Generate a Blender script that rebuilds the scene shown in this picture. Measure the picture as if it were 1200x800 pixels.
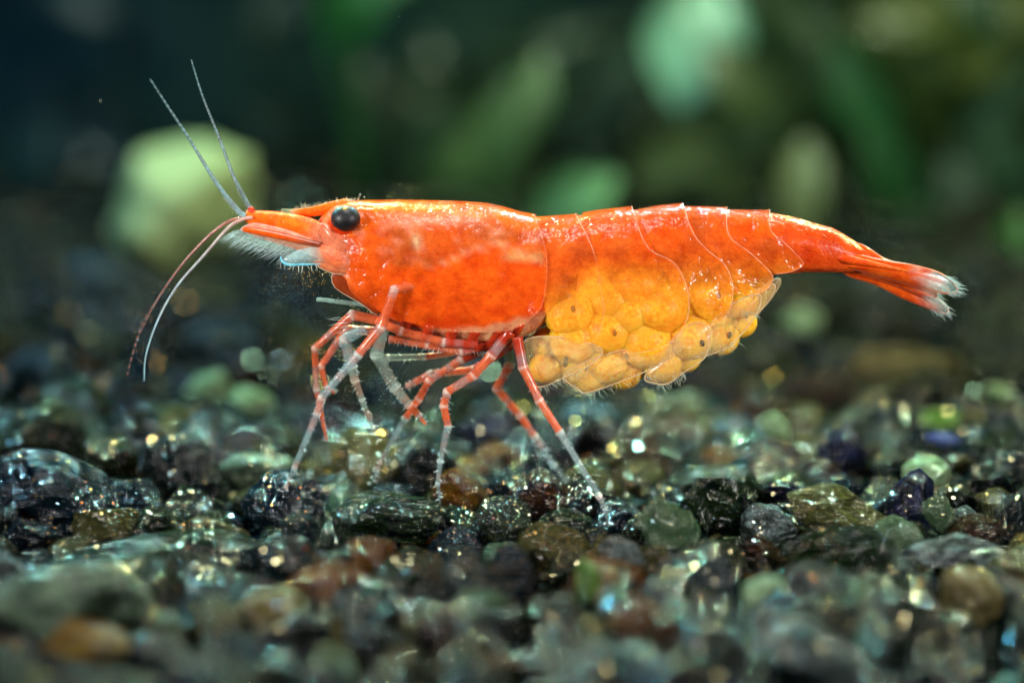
import bpy, math, random
from mathutils import Vector, noise, Matrix
R = math.radians
random.seed(11)
sc = bpy.context.scene
for o in list(bpy.data.objects):
    bpy.data.objects.remove(o)

# ------------------------------------------------------------------ camera
# 1 unit = 3 mm; the shrimp stands along x in the plane y = 0, gravel level z = 0
sc.unit_settings.system = 'METRIC'
sc.unit_settings.scale_length = 0.003
TH, DIST, TZ = R(11.0), 32.0, 2.05
FWD = Vector((0, math.cos(TH), -math.sin(TH)))
UP = Vector((0, math.sin(TH), math.cos(TH)))
CAM = Vector((0, 0, TZ)) - FWD * DIST
cd = bpy.data.cameras.new('camera'); cam = bpy.data.objects.new('camera', cd)
sc.collection.objects.link(cam); sc.camera = cam
cam.location = CAM; cam.rotation_euler = (R(90) - TH, 0, 0)
cd.sensor_width = 36; cd.lens = 36 * DIST / 12.0
cd.clip_start = 0.5; cd.clip_end = 300
cd.dof.use_dof = True
cd.dof.focus_distance = DIST - 0.42
cd.dof.aperture_fstop = cd.lens * 1e-3 / 1.3
cd.dof.aperture_blades = 0

# ------------------------------------------------------------------ world, lamps, exposure
w = bpy.data.worlds.new('World'); sc.world = w; w.use_nodes = True
bg = w.node_tree.nodes['Background']
bg.inputs[0].default_value = (0.07, 0.32, 0.65, 1); bg.inputs[1].default_value = 0.03
def area(name, loc, target, size, power, col, size_y=None, spread=180):
    l = bpy.data.lights.new(name, 'AREA'); l.energy = power; l.color = col
    l.spread = R(spread); l.shape = 'RECTANGLE'; l.size = size; l.size_y = size_y or size
    o = bpy.data.objects.new(name, l); sc.collection.objects.link(o); o.location = loc
    o.rotation_euler = (Vector(target) - Vector(loc)).to_track_quat('-Z', 'Y').to_euler()
    return o
area('tank_lamp', (-1.0, -2.0, 13), (0, 0, 1.5), 4.0, 900, (1.0, 0.98, 0.94), 2.5)
area('flash_lamp', (-14, -11, 6), (0, 0, 2.3), 2.6, 250, (1.0, 0.98, 0.95), spread=48)
area('flash_lamp', (13, -12, 7), (0.5, 0, 2.3), 2.6, 250, (1.0, 0.98, 0.95), spread=48)
for k, x in enumerate((-11, -6.6, -2.2, 2.2, 6.6, 11)):      # row of small tinted lamps added behind to put glints on the gravel
    area('added_glint_lamp', (x, 6.5 + (k % 2) * 1.5, 10.5), (x * 0.45, -0.5, 0.0), 0.45, 240, ((0.30, 0.80, 1.0), (0.42, 1.0, 0.74), (1.0, 0.95, 0.50))[k % 3], spread=62)
area('background_fill_lamp', (0, 12, 21), (0, 24, 4), 4.0, 1050, (0.80, 1.0, 0.70), spread=95)  # added to brighten the plants in the background
area('background_fill_lamp', (9, 11, 15), (7, 15, 0), 3.0, 1000, (0.90, 1.0, 0.55), spread=120)  # added to light the far bed greenish on the right
area('background_fill_lamp', (-11, 11, 15), (-8, 15, 0), 3.0, 900, (0.40, 0.75, 1.0), spread=120)  # added to light the far bed bluish on the left
vs = sc.view_settings
vs.view_transform = 'Standard'; vs.look = 'None'; vs.exposure = 0.0; vs.gamma = 1.0; vs.use_curve_mapping = False
sc.cycles.use_denoising = True
sc.cycles.max_bounces = 7; sc.cycles.diffuse_bounces = 2; sc.cycles.glossy_bounces = 3; sc.cycles.transparent_max_bounces = 20; sc.cycles.transmission_bounces = 6
sc.cycles.use_adaptive_sampling = True; sc.cycles.adaptive_threshold = 0.03
sc.cycles.sample_clamp_indirect = 6.0
sc.cycles.caustics_reflective = False; sc.cycles.caustics_refractive = False

# ------------------------------------------------------------------ helpers
def P(px, py, y):
    """world point at depth y seen at photo pixel (px, py) of the 1200 x 800 frame"""
    d = FWD * DIST + Vector(((px - 600) / 100, 0, 0)) + UP * ((400 - py) / 100)
    return CAM + d * ((y - CAM.y) / d.y)
def G(px, py, z):
    d = FWD * DIST + Vector(((px - 600) / 100, 0, 0)) + UP * ((400 - py) / 100)
    return CAM + d * ((z - CAM.z) / d.z)
def proj(v):
    r = v - CAM; k = DIST / r.dot(FWD)
    return 600 + r.x * k * 100, 400 - r.dot(UP) * k * 100
def zoom_at(y):          # photo pixels per unit at depth y
    return 100 * DIST / ((y - CAM.y) * math.cos(TH) + 6.0 * math.sin(TH))
def lin(c):
    return tuple((x / 12.92 if x <= 0.04045 else ((x + 0.055) / 1.055) ** 2.4) for x in (c[0] / 255, c[1] / 255, c[2] / 255))
def mix(a, b, t):
    t = max(0, min(1, t)); return tuple(a[i] * (1 - t) + b[i] * t for i in range(len(a)))
def sstep(a, b, x):
    t = max(0, min(1, (x - a) / (b - a))); return t * t * (3 - 2 * t)
def interp(tab, x, k):
    if x <= tab[0][0]: return tab[0][k]
    for a, b in zip(tab, tab[1:]):
        if x <= b[0]:
            t = (x - a[0]) / (b[0] - a[0]); return a[k] * (1 - t) + b[k] * t
    return tab[-1][k]
def catmull(pts, n, closed=False):
    out = []; m = len(pts)
    rng = range(m) if closed else range(m - 1)
    for i in rng:
        g = (lambda k: pts[k % m]) if closed else (lambda k: pts[max(0, min(m - 1, k))])
        a, b, c, d = g(i - 1), g(i), g(i + 1), g(i + 2)
        for j in range(n):
            t = j / n
            out.append(tuple(0.5 * (2 * b[q] + (c[q] - a[q]) * t + (2 * a[q] - 5 * b[q] + 4 * c[q] - d[q]) * t * t
                                    + (3 * b[q] - a[q] - 3 * c[q] + d[q]) * t ** 3) for q in range(len(b))))
    if not closed: out.append(tuple(pts[-1]))
    return out
def resample(pts, n):
    L = [0]
    for a, b in zip(pts, pts[1:]): L.append(L[-1] + math.dist(a[:2], b[:2]))
    out = []
    for i in range(n):
        s = L[-1] * i / (n - 1)
        for k in range(len(pts) - 1):
            if s <= L[k + 1] + 1e-9:
                t = (s - L[k]) / max(1e-9, L[k + 1] - L[k]); out.append(mix(pts[k], pts[k + 1], t)); break
    return out

COL = sc.collection
class MB:
    """collects vertices, faces and a colour (rgb + opacity) per vertex for ONE mesh"""
    def __init__(s): s.v = []; s.f = []; s.c = []; s.k = []
    def vert(s, p, c=(1, 1, 1, 1), k=0.0):
        s.v.append(tuple(p)); s.c.append(c if len(c) == 4 else (*c, 1)); s.k.append(k); return len(s.v) - 1
    def tube(s, pts, rad, cols, n=8, flat=1.0):
        rings = []; nrm = None
        for i, p in enumerate(pts):
            p = Vector(p)
            t = (Vector(pts[min(i + 1, len(pts) - 1)]) - Vector(pts[max(i - 1, 0)])).normalized()
            if nrm is None:
                nrm = t.cross(Vector((0, 1, 0)));  nrm = nrm if nrm.length > 1e-3 else Vector((1, 0, 0))
            nrm = (nrm - t * nrm.dot(t)).normalized(); b = t.cross(nrm)
            r = rad[i] if hasattr(rad, '__len__') else rad; c = cols[i] if isinstance(cols, list) else cols
            rings.append([s.vert(p + (nrm * math.cos(2 * math.pi * j / n) + b * math.sin(2 * math.pi * j / n) * flat) * r, c) for j in range(n)])
        for a, b in zip(rings, rings[1:]):
            for j in range(n): s.f.append((a[j], a[(j + 1) % n], b[(j + 1) % n], b[j]))
        s.f.append(tuple(reversed(rings[0]))); s.f.append(tuple(rings[-1]))
    def hair(s, a, b, r, c, bend=(0, 0, 0)):
        a, b = Vector(a), Vector(b); m = (a + b) / 2 + Vector(bend)
        s.tube([a, m, b], [r, r * 0.75, r * 0.15], c, 3)
    def build(s, name, m, parent=None, smooth=True):
        me = bpy.data.meshes.new(name); me.from_pydata(s.v, [], s.f)
        at = me.color_attributes.new('Col', 'FLOAT_COLOR', 'POINT')
        at.data.foreach_set('color', [x for c in s.c for x in c])
        fk = me.attributes.new('fleck_glint', 'FLOAT', 'POINT'); fk.data.foreach_set('value', s.k)
        if smooth: me.polygons.foreach_set('use_smooth', [True] * len(me.polygons))
        me.materials.append(m); me.update()
        o = bpy.data.objects.new(name, me); COL.objects.link(o); o.parent = parent
        return o
def tag(o, label=None, cat=None, group=None, kind=None):
    for k, v in (('label', label), ('category', cat), ('group', group), ('kind', kind)):
        if v: o[k] = v
    return o
def empty(name, loc):
    o = bpy.data.objects.new(name, None); COL.objects.link(o); o.location = loc; o.empty_display_size = 0.2; return o
def hold(o, parent):
    """parent a mesh built in world coordinates under an Empty that stands away from the origin"""
    o.parent = parent; o.matrix_parent_inverse = Matrix.Translation(-parent.location); return o

# ------------------------------------------------------------------ materials
class NT:
    def __init__(s, name):
        s.m = bpy.data.materials.new(name); s.m.use_nodes = True; s.t = s.m.node_tree
        s.b = s.t.nodes['Principled BSDF']; s.out = s.t.nodes['Material Output']
    def n(s, typ, **kw):
        x = s.t.nodes.new(typ)
        for k, v in kw.items(): setattr(x, k, v)
        return x
    def l(s, a, b): s.t.links.new(a, b)
    def ramp(s, fac, stops):
        r = s.n('ShaderNodeValToRGB'); s.l(fac, r.inputs[0]); e = r.color_ramp.elements
        while len(e) < len(stops): e.new(0.5)
        for i, (p, c) in enumerate(stops):
            e[i].position = p; e[i].color = (*c, 1) if len(c) == 3 else c
        return r.outputs[0]
    def mixc(s, fac, a, b, mode='MIX'):
        x = s.n('ShaderNodeMix', data_type='RGBA', blend_type=mode)
        for sock, v in ((x.inputs[0], fac), (x.inputs[6], a), (x.inputs[7], b)):
            if hasattr(v, 'links') or hasattr(v, 'is_linked'): s.l(v, sock)
            else: sock.default_value = v if not hasattr(v, '__len__') else ((*v, 1) if len(v) == 3 else v)
        return x.outputs[2]
    def math(s, op, a, b=None, clamp=False):
        x = s.n('ShaderNodeMath', operation=op, use_clamp=clamp)
        for i, v in enumerate((a, b)):
            if v is None: continue
            if hasattr(v, 'is_linked'): s.l(v, x.inputs[i])
            else: x.inputs[i].default_value = v
        return x.outputs[0]

def flesh(name, rough=0.28, sss=0.0, coat=0.4, scale=9.0, var=0.25, bump=0.12, fleck_glint=False, alpha_noise=0.0, sss_r=(0.5, 0.12, 0.03), speck=0.0, trans=0.0):
    """animal tissue: own colour from the attribute, mottled and speckled in nodes, opacity from the attribute's alpha"""
    t = NT(name); b = t.b
    at = t.n('ShaderNodeAttribute', attribute_name='Col'); tc = t.n('ShaderNodeTexCoord')
    nz = t.n('ShaderNodeTexNoise'); nz.inputs['Scale'].default_value = scale; nz.inputs['Detail'].default_value = 6
    nz.inputs['Roughness'].default_value = 0.65; t.l(tc.outputs['Object'], nz.inputs['Vector'])
    dark = t.mixc(1.0, at.outputs['Color'], (1 - var, 1 - var * 1.5, 1 - var * 1.7), 'MULTIPLY')
    lighter = t.mixc(1.0, at.outputs['Color'], (1 + var * .7, 1 + var * 2.2, 1 + var * 1.5), 'MULTIPLY')
    f = t.ramp(nz.outputs[0], [(0.32, (0, 0, 0)), (0.68, (1, 1, 1))])
    col = t.mixc(f, dark, lighter)  # random mottling between a darker and a paler tone
    if speck:
        n2 = t.n('ShaderNodeTexNoise'); n2.inputs['Scale'].default_value = 42; n2.inputs['Detail'].default_value = 3
        t.l(tc.outputs['Object'], n2.inputs['Vector'])
        m2 = t.ramp(n2.outputs[0], [(0.58, (0, 0, 0)), (0.64, (1, 1, 1))])
        col = t.mixc(t.math('MULTIPLY', m2, speck), col, t.mixc(1.0, col, (0.55, 0.2, 0.15), 'MULTIPLY'))
    metal = None
    if fleck_glint:  # gold metallic patches; along the back they stand in for broken highlights
        fa = t.n('ShaderNodeAttribute', attribute_name='fleck_glint')
        v = t.n('ShaderNodeTexNoise'); v.inputs['Scale'].default_value = 26; v.inputs['Detail'].default_value = 5; v.inputs['Roughness'].default_value = 0.7
        t.l(tc.outputs['Object'], v.inputs['Vector'])
        thr = t.math('SUBTRACT', v.outputs[0], t.math('SUBTRACT', 0.80, t.math('MULTIPLY', fa.outputs['Fac'], 0.25)))
        metal = t.math('MULTIPLY', thr, 16.0, True)
        col = t.mixc(metal, col, (1.0, 0.46, 0.14))
        t.l(t.math('MULTIPLY', metal, 0.75), b.inputs['Metallic'])
    t.l(col, b.inputs['Base Color'])
    b.inputs['Roughness'].default_value = rough; b.inputs['Coat Weight'].default_value = coat; b.inputs['Coat Roughness'].default_value = 0.12
    b.inputs['IOR'].default_value = 1.4; b.inputs['Specular IOR Level'].default_value = 0.12 if name == 'shrimp_tissue' else 0.5
    if sss:
        b.inputs['Subsurface Weight'].default_value = sss; b.inputs['Subsurface Radius'].default_value = sss_r; b.inputs['Subsurface Scale'].default_value = 0.35
    if alpha_noise:
        a = t.math('ADD', at.outputs['Alpha'], t.math('MULTIPLY', t.math('SUBTRACT', nz.outputs[0], 0.5), alpha_noise), True)
        t.l(a, b.inputs['Alpha'])
    else: t.l(at.outputs['Alpha'], b.inputs['Alpha'])
    if bump:
        n3 = t.n('ShaderNodeTexNoise'); n3.inputs['Scale'].default_value = 22; n3.inputs['Detail'].default_value = 5
        t.l(tc.outputs['Object'], n3.inputs['Vector'])
        bp = t.n('ShaderNodeBump'); bp.inputs['Strength'].default_value = bump; bp.inputs['Distance'].default_value = 0.05
        t.l(n3.outputs[0], bp.inputs['Height']); t.l(bp.outputs[0], b.inputs['Normal'])
        if fleck_glint:       # shallow dents of the thin shell
            n4 = t.n('ShaderNodeTexNoise'); n4.inputs['Scale'].default_value = 4.5; n4.inputs['Detail'].default_value = 3; n4.inputs['Roughness'].default_value = 0.6; t.l(tc.outputs['Object'], n4.inputs['Vector'])
            b4 = t.n('ShaderNodeBump'); b4.inputs['Strength'].default_value = 0.6; b4.inputs['Distance'].default_value = 0.09; t.l(n4.outputs[0], b4.inputs['Height']); t.l(b4.outputs[0], bp.inputs['Normal'])
        b2 = t.n('ShaderNodeBump'); b2.inputs['Strength'].default_value = bump * 0.6; b2.inputs['Distance'].default_value = 0.05
        t.l(n3.outputs[0], b2.inputs['Height']); t.l(b2.outputs[0], b.inputs['Coat Normal'])
    return t.m
M_body = flesh('shrimp_tissue', 0.34, 0.40, 0.06, 4.5, 0.24, 0.10, True, speck=0.45)
M_shell = flesh('shrimp_shell', 0.16, 0, 0.0, 4.5, 0.26, 0.07, True, alpha_noise=0.6, speck=0.4)
M_limb = flesh('limb_chitin', 0.2, 0, 0.3, 9.0, 0.22, 0.05, False, alpha_noise=0.1, speck=0.2)
M_clear = flesh('clear_chitin', 0.15, 0, 0.6, 7.0, 0.12, 0.10, False, alpha_noise=0.25)
M_rim = flesh('shell_rim', 0.3, 0, 0.3, 12.0, 0.12, 0, False, alpha_noise=0.3)
M_hair = flesh('bristle', 0.35, 0, 0.0, 5, 0.05, 0)

def egg_material():
    t = NT('egg_yolk'); b = t.b
    tc = t.n('ShaderNodeTexCoord'); oi = t.n('ShaderNodeObjectInfo')
    v = t.n('ShaderNodeTexVoronoi'); v.inputs['Scale'].default_value = 5.5; t.l(tc.outputs['Object'], v.inputs['Vector'])
    n = t.n('ShaderNodeTexNoise'); n.inputs['Scale'].default_value = 1.3; n.inputs['Detail'].default_value = 4
    t.l(tc.outputs['Object'], n.inputs['Vector'])
    yolk = t.ramp(v.outputs['Distance'], [(0.0, (1.0, 0.66, 0.08)), (0.5, (1.0, 0.50, 0.025)), (0.9, (1.0, 0.30, 0.008))])
    rest = t.mixc(oi.outputs['Random'], (1.0, 0.33, 0.012), (1.0, 0.55, 0.05))
    f = t.ramp(n.outputs[0], [(0.42, (0, 0, 0)), (0.56, (1, 1, 1))])
    t.l(t.mixc(f, rest, yolk), b.inputs['Base Color'])
    b.inputs['Subsurface Weight'].default_value = 0.9; b.inputs['Subsurface Radius'].default_value = (1.0, 0.55, 0.12); b.inputs['Subsurface Scale'].default_value = 0.14
    b.inputs['Roughness'].default_value = 0.4; b.inputs['Specular IOR Level'].default_value = 0.25; b.inputs['Coat Weight'].default_value = 0.0; b.inputs['Coat Roughness'].default_value = 0.1
    bp = t.n('ShaderNodeBump'); bp.inputs['Strength'].default_value = 0.25; bp.inputs['Distance'].default_value = 0.03; bp.invert = True
    t.l(v.outputs['Distance'], bp.inputs['Height']); t.l(bp.outputs[0], b.inputs['Normal'])
    return t.m
M_egg = egg_material()
def plain(name, col, rough=0.4, coat=0.0, metal=0.0, sss=0.0, var=0.3, scale=4.0):
    t = NT(name); b = t.b; tc = t.n('ShaderNodeTexCoord')
    n = t.n('ShaderNodeTexNoise'); n.inputs['Scale'].default_value = scale; n.inputs['Detail'].default_value = 5; t.l(tc.outputs['Object'], n.inputs['Vector'])
    t.l(t.ramp(n.outputs[0], [(0.3, tuple(c * (1 - var) for c in col)), (0.7, tuple(min(1, c * (1 + var)) for c in col))]), b.inputs['Base Color'])
    b.inputs['Roughness'].default_value = rough; b.inputs['Coat Weight'].default_value = coat; b.inputs['Metallic'].default_value = metal
    b.inputs['Subsurface Weight'].default_value = sss; b.inputs['Subsurface Scale'].default_value = 0.3
    return t.m
M_eye = plain('eye_dark', (0.004, 0.004, 0.005), 0.5, 0.05, var=0.5, scale=20)
M_pupil = plain('eye_pupil', (0.001, 0.001, 0.001), 0.7)
M_spot = plain('egg_eye_spot', (0.012, 0.006, 0.004), 0.4)

def stone_material(name, c1, c2, trans=0.3, rough=0.12, bump=0.5, glint_flake=0.5, glint_col=(0.9, 0.8, 0.45), scale=2.0, chips=0.7):
    """glassy gravel: two mixed mineral colours, partly clear, chipped and pitted, with metallic flakes at odd angles standing in for glints"""
    t = NT(name); b = t.b; tc = t.n('ShaderNodeTexCoord'); oi = t.n('ShaderNodeObjectInfo')
    ofs = t.n('ShaderNodeVectorMath', operation='SCALE'); ofs.inputs[0].default_value = (31, 17, 23); t.l(oi.outputs['Random'], ofs.inputs['Scale'])
    VEC = t.n('ShaderNodeVectorMath', operation='ADD'); t.l(tc.outputs['Object'], VEC.inputs[0]); t.l(ofs.outputs[0], VEC.inputs[1]); VEC = VEC.outputs[0]
    def nz(sc_, det, ro):
        n = t.n('ShaderNodeTexNoise'); n.inputs['Scale'].default_value = sc_; n.inputs['Detail'].default_value = det; n.inputs['Roughness'].default_value = ro
        t.l(VEC, n.inputs['Vector']); return n
    n = nz(scale, 4, 0.62)
    t.l(t.ramp(n.outputs[0], [(0.40, c1), (0.70, c2)]), b.inputs['Base Color'])
    b.inputs['IOR'].default_value = 1.52
    rn = nz(3.0, 2, 0.6); t.l(t.math('MULTIPLY', t.ramp(rn.outputs[0], [(0.42, (0.3,) * 3), (0.7, (1.6,) * 3)]), rough), b.inputs['Roughness'])
    tr = t.math('MULTIPLY', t.ramp(n.outputs[0], [(0.35, (0.55,) * 3), (0.6, (1,) * 3)]), trans); t.l(tr, b.inputs['Transmission Weight'])
    v = t.n('ShaderNodeTexVoronoi'); v.inputs['Scale'].default_value = 2.4
    wv = t.n('ShaderNodeVectorMath', operation='ADD'); t.l(VEC, wv.inputs[0]); t.l(t.mixc(1.0, nz(1.7, 1, 0.5).outputs['Color'], (0.6, 0.6, 0.6), 'MULTIPLY'), wv.inputs[1])
    t.l(wv.outputs[0], v.inputs['Vector'])
    pv = t.n('ShaderNodeTexVoronoi'); pv.inputs['Scale'].default_value = 11; t.l(VEC, pv.inputs['Vector'])
    pit = t.ramp(pv.outputs['Distance'], [(0.1, (0, 0, 0)), (0.36, (1, 1, 1))])
    b1 = t.n('ShaderNodeBump'); b1.inputs['Strength'].default_value = chips; b1.inputs['Distance'].default_value = 0.30; t.l(v.outputs['Distance'], b1.inputs['Height'])
    h = t.math('ADD', nz(7, 5, 0.70).outputs[0], t.math('MULTIPLY', pit, 0.22))
    bp = t.n('ShaderNodeBump'); bp.inputs['Strength'].default_value = bump; bp.inputs['Distance'].default_value = 0.10
    t.l(h, bp.inputs['Height']); t.l(b1.outputs[0], bp.inputs['Normal']); t.l(bp.outputs[0], b.inputs['Normal'])
    if glint_flake:  # gold and cyan metal cells that put glints into the stone's surface
        fv = t.n('ShaderNodeTexVoronoi'); fv.inputs['Scale'].default_value = 13; t.l(VEC, fv.inputs['Vector'])
        sp = t.n('ShaderNodeSeparateColor'); t.l(fv.outputs['Color'], sp.inputs[0])
        pick = t.math('GREATER_THAN', sp.outputs[0], 1 - 0.42 * glint_flake)
        core = t.math('LESS_THAN', fv.outputs['Distance'], 0.33)
        mask = t.math('MULTIPLY', pick, core)
        geo = t.n('ShaderNodeNewGeometry'); off = t.n('ShaderNodeVectorMath', operation='SUBTRACT'); t.l(fv.outputs['Color'], off.inputs[0]); off.inputs[1].default_value = (0.5, 0.5, 0.5)
        sc_ = t.n('ShaderNodeVectorMath', operation='SCALE'); t.l(off.outputs[0], sc_.inputs[0]); sc_.inputs['Scale'].default_value = 1.7
        ad = t.n('ShaderNodeVectorMath', operation='ADD'); t.l(geo.outputs['Normal'], ad.inputs[0]); t.l(sc_.outputs[0], ad.inputs[1])
        nm = t.n('ShaderNodeVectorMath', operation='NORMALIZE'); t.l(ad.outputs[0], nm.inputs[0])
        fb = t.n('ShaderNodeBsdfPrincipled'); fb.inputs['Metallic'].default_value = 1.0; fb.inputs['Roughness'].default_value = 0.20
        t.l(t.mixc(t.math('GREATER_THAN', sp.outputs[1], 0.5), glint_col, (0.55, 0.88, 0.95)), fb.inputs['Base Color']); t.l(nm.outputs[0], fb.inputs['Normal'])
        mx = t.n('ShaderNodeMixShader'); t.l(mask, mx.inputs[0]); t.l(b.outputs[0], mx.inputs[1]); t.l(fb.outputs[0], mx.inputs[2]); t.l(mx.outputs[0], t.out.inputs['Surface'])
    return t.m
GOLD = (1.0, 0.62, 0.2)
SM = {  # key: (material, colour words)
 'black': (stone_material('stone_black', (0.001, 0.002, 0.003), (0.03, 0.055, 0.045), 0.85), 'black glassy'),
 'navy': (stone_material('stone_navy', (0.001, 0.004, 0.010), (0.03, 0.10, 0.14), 0.85, 0.10, glint_col=GOLD), 'blue-black glassy'),
 'green': (stone_material('stone_green', (0.002, 0.008, 0.004), (0.10, 0.20, 0.07), 0.88, 0.12, chips=0.9), 'dark green glassy'),
 'olive': (stone_material('stone_olive', (0.07, 0.07, 0.012), (0.70, 0.68, 0.24), 0.93, 0.08, glint_col=GOLD, chips=0.9), 'olive clear'),
 'amber': (stone_material('stone_amber', (0.14, 0.04, 0.004), (0.85, 0.45, 0.05), 0.93, 0.08, glint_col=(1.0, 0.6, 0.15)), 'amber clear'),
 'grey': (stone_material('stone_grey', (0.003, 0.010, 0.012), (0.055, 0.13, 0.13), 0.7, 0.14, glint_flake=0.8, chips=0.9), 'blue-grey'),
 'moss': (stone_material('stone_moss', (0.004, 0.010, 0.003), (0.075, 0.12, 0.035), 0.6, 0.14, bump=0.9, glint_flake=1.2, scale=3.5), 'grey-green speckled'),
 'mint': (stone_material('stone_mint', (0.10, 0.22, 0.10), (0.62, 0.85, 0.52), 0.85, 0.08, glint_flake=0.6, bump=1.0, chips=1.0), 'pale mint'),
 'clear': (stone_material('stone_clear', (0.40, 0.55, 0.55), (0.9, 0.97, 0.96), 0.97, 0.04, 0.3, 0.3, chips=1.0), 'colourless clear'),
 'cream': (stone_material('stone_cream', (0.13, 0.10, 0.02), (0.44, 0.37, 0.13), 0.4, 0.16, glint_flake=0.4), 'cream and tan'),
 'violet': (stone_material('stone_violet', (0.003, 0.004, 0.010), (0.05, 0.07, 0.20), 0.6, 0.10, glint_flake=0.4), 'dark violet'),
 'lime': (stone_material('stone_lime', (0.05, 0.15, 0.012), (0.26, 0.48, 0.05), 0.1, 0.2, glint_flake=0.3), 'lime green'),
 'brown': (stone_material('stone_brown', (0.010, 0.005, 0.002), (0.24, 0.10, 0.015), 0.92, 0.08, glint_col=(1.0, 0.6, 0.2)), 'dark brown clear'),
 'celadon': (stone_material('stone_celadon', (0.035, 0.075, 0.045), (0.24, 0.36, 0.22), 0.15, 0.14, glint_flake=0.5), 'grey-green translucent'),
 'teal': (stone_material('stone_teal', (0.02, 0.055, 0.07), (0.09, 0.22, 0.26), 0.2, 0.25, glint_flake=0.4), 'dim teal'),
 'honey': (stone_material('stone_honey', (0.16, 0.09, 0.008), (0.62, 0.40, 0.03), 0.3, 0.15, glint_flake=0.3), 'honey yellow'),
 'algae': (stone_material('stone_algae', (0.20, 0.36, 0.17), (0.50, 0.70, 0.38), 0.0, 0.3, glint_flake=0), 'algae green'),
 'blue': (stone_material('stone_blue', (0.04, 0.07, 0.35), (0.2, 0.3, 0.9), 0.3, 0.15, glint_flake=0.3), 'bright blue'),
}

# ------------------------------------------------------------------ setting: gravel bed and back of the tank
def bed_z(x, y):
    return -0.36 + 0.2 * sstep(3.5, 6.0, abs(x)) * math.exp(-((y - 1.2) / 2.2) ** 2) + 0.16 * noise.noise((x * 0.35, y * 0.35, 3.0)) + 0.05 * noise.noise((x * 2.1, y * 2.1, 9.0))
def sheet(name, x0, x1, y0, y1, nx, ny, zf, m):
    b = MB()
    for j in range(ny + 1):
        for i in range(nx + 1):
            x = x0 + (x1 - x0) * i / nx; y = y0 + (y1 - y0) * j / ny; b.vert((x, y, zf(x, y)))
    for j in range(ny):
        for i in range(nx):
            a = j * (nx + 1) + i; b.f.append((a, a + 1, a + nx + 2, a + nx + 1))
    return b.build(name, m)
tag(sheet('ground', -34, 34, -14, 48, 170, 150, bed_z, stone_material('dark_grit', (0.008, 0.010, 0.010), (0.05, 0.06, 0.05), 0.0, 0.4, 1.0, 0.5, scale=5)), kind='structure')
def wall_material():
    t = NT('algae_wall'); b = t.b; tc = t.n('ShaderNodeTexCoord')
    n = t.n('ShaderNodeTexNoise'); n.inputs['Scale'].default_value = 0.16; n.inputs['Detail'].default_value = 3; t.l(tc.outputs['Object'], n.inputs['Vector'])
    n2 = t.n('ShaderNodeTexNoise'); n2.inputs['Scale'].default_value = 0.11; n2.inputs['Detail'].default_value = 2; t.l(tc.outputs['Object'], n2.inputs['Vector'])
    s = t.n('ShaderNodeSeparateXYZ'); t.l(tc.outputs['Object'], s.inputs[0])
    gx = t.n('ShaderNodeMapRange'); gx.inputs[1].default_value = -14; gx.inputs[2].default_value = 8; t.l(s.outputs[0], gx.inputs[0])
    mixf = t.math('ADD', t.math('MULTIPLY', gx.outputs[0], 0.75), t.math('SUBTRACT', n2.outputs[0], 0.4), True)
    blue = t.ramp(n.outputs[0], [(0.35, (0.003, 0.020, 0.060)), (0.7, (0.010, 0.055, 0.11))])
    green = t.ramp(n.outputs[0], [(0.35, (0.025, 0.03, 0.014)), (0.5, (0.045, 0.10, 0.035)), (0.7, (0.12, 0.19, 0.07))])
    t.l(t.mixc(mixf, blue, green), b.inputs['Base Color']); b.inputs['Roughness'].default_value = 0.9; b.inputs['Specular IOR Level'].default_value = 0.05
    return t.m
wl = MB()
for (x, y, z) in ((-45, 36, -2), (45, 36, -2), (45, 36, 40), (-45, 36, 40), (-45, 36.6, -2), (45, 36.6, -2), (45, 36.6, 40), (-45, 36.6, 40)): wl.vert((x, y, z))
wl.f = [(0, 1, 2, 3), (7, 6, 5, 4), (0, 4, 5, 1), (3, 2, 6, 7), (1, 5, 6, 2), (0, 3, 7, 4)]
tag(wl.build('tank_wall', wall_material(), smooth=False), kind='structure')

# ------------------------------------------------------------------ gravel
def stone_mesh(seed, sub, planes=11, sharp=13, rough=0.05, flat=1.0):
    import bmesh
    rnd = random.Random(seed); bm = bmesh.new(); bmesh.ops.create_icosphere(bm, subdivisions=sub, radius=1)
    pl = []
    for _ in range(planes):
        v = Vector((rnd.gauss(0, 1), rnd.gauss(0, 1), rnd.gauss(0, 1))).normalized(); pl.append((v, rnd.uniform(0.50, 0.95) if sharp > 15 else rnd.uniform(0.62, 1.0)))
    if sharp > 15:
        for _ in range(16):
            v = Vector((rnd.gauss(0, 1), rnd.gauss(0, 1), rnd.gauss(0, 1))).normalized(); pl.append((v, rnd.uniform(0.82, 1.05)))
    off = Vector((rnd.uniform(-50, 50), rnd.uniform(-50, 50), rnd.uniform(-50, 50)))
    for v in bm.verts:
        d = v.co.normalized(); s = 0.25
        for n, h in pl:
            k = n.dot(d)
            if k > 0.05: s += (k / h) ** sharp
        r = s ** (-1.0 / sharp)
        r *= 1 + rough * 1.6 * noise.noise(d * 2.2 + off) + rough * noise.noise(d * 6 + off) + rough * 0.5 * noise.noise(d * 15 + off)
        v.co = d * r
    me = bpy.data.meshes.new('gravel_grain'); bm.to_mesh(me); bm.free()
    # normalise to half-size 1
    for ax in range(3):
        lo = min(v.co[ax] for v in me.vertices); hi = max(v.co[ax] for v in me.vertices)
        for v in me.vertices: v.co[ax] = (v.co[ax] - (lo + hi) / 2) / ((hi - lo) / 2)
    me.polygons.foreach_set('use_smooth', [True] * len(me.polygons)); me.materials.append(SM['black'][0])
    return me
SHAPES = [stone_mesh(100 + i, 5, 6 + i % 5, 30 + (i * 7) % 30, 0.02 + 0.008 * (i % 4)) for i in range(14)]
SMALL = [stone_mesh(300 + i, 2, 8, 22, 0.06) for i in range(8)]
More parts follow.
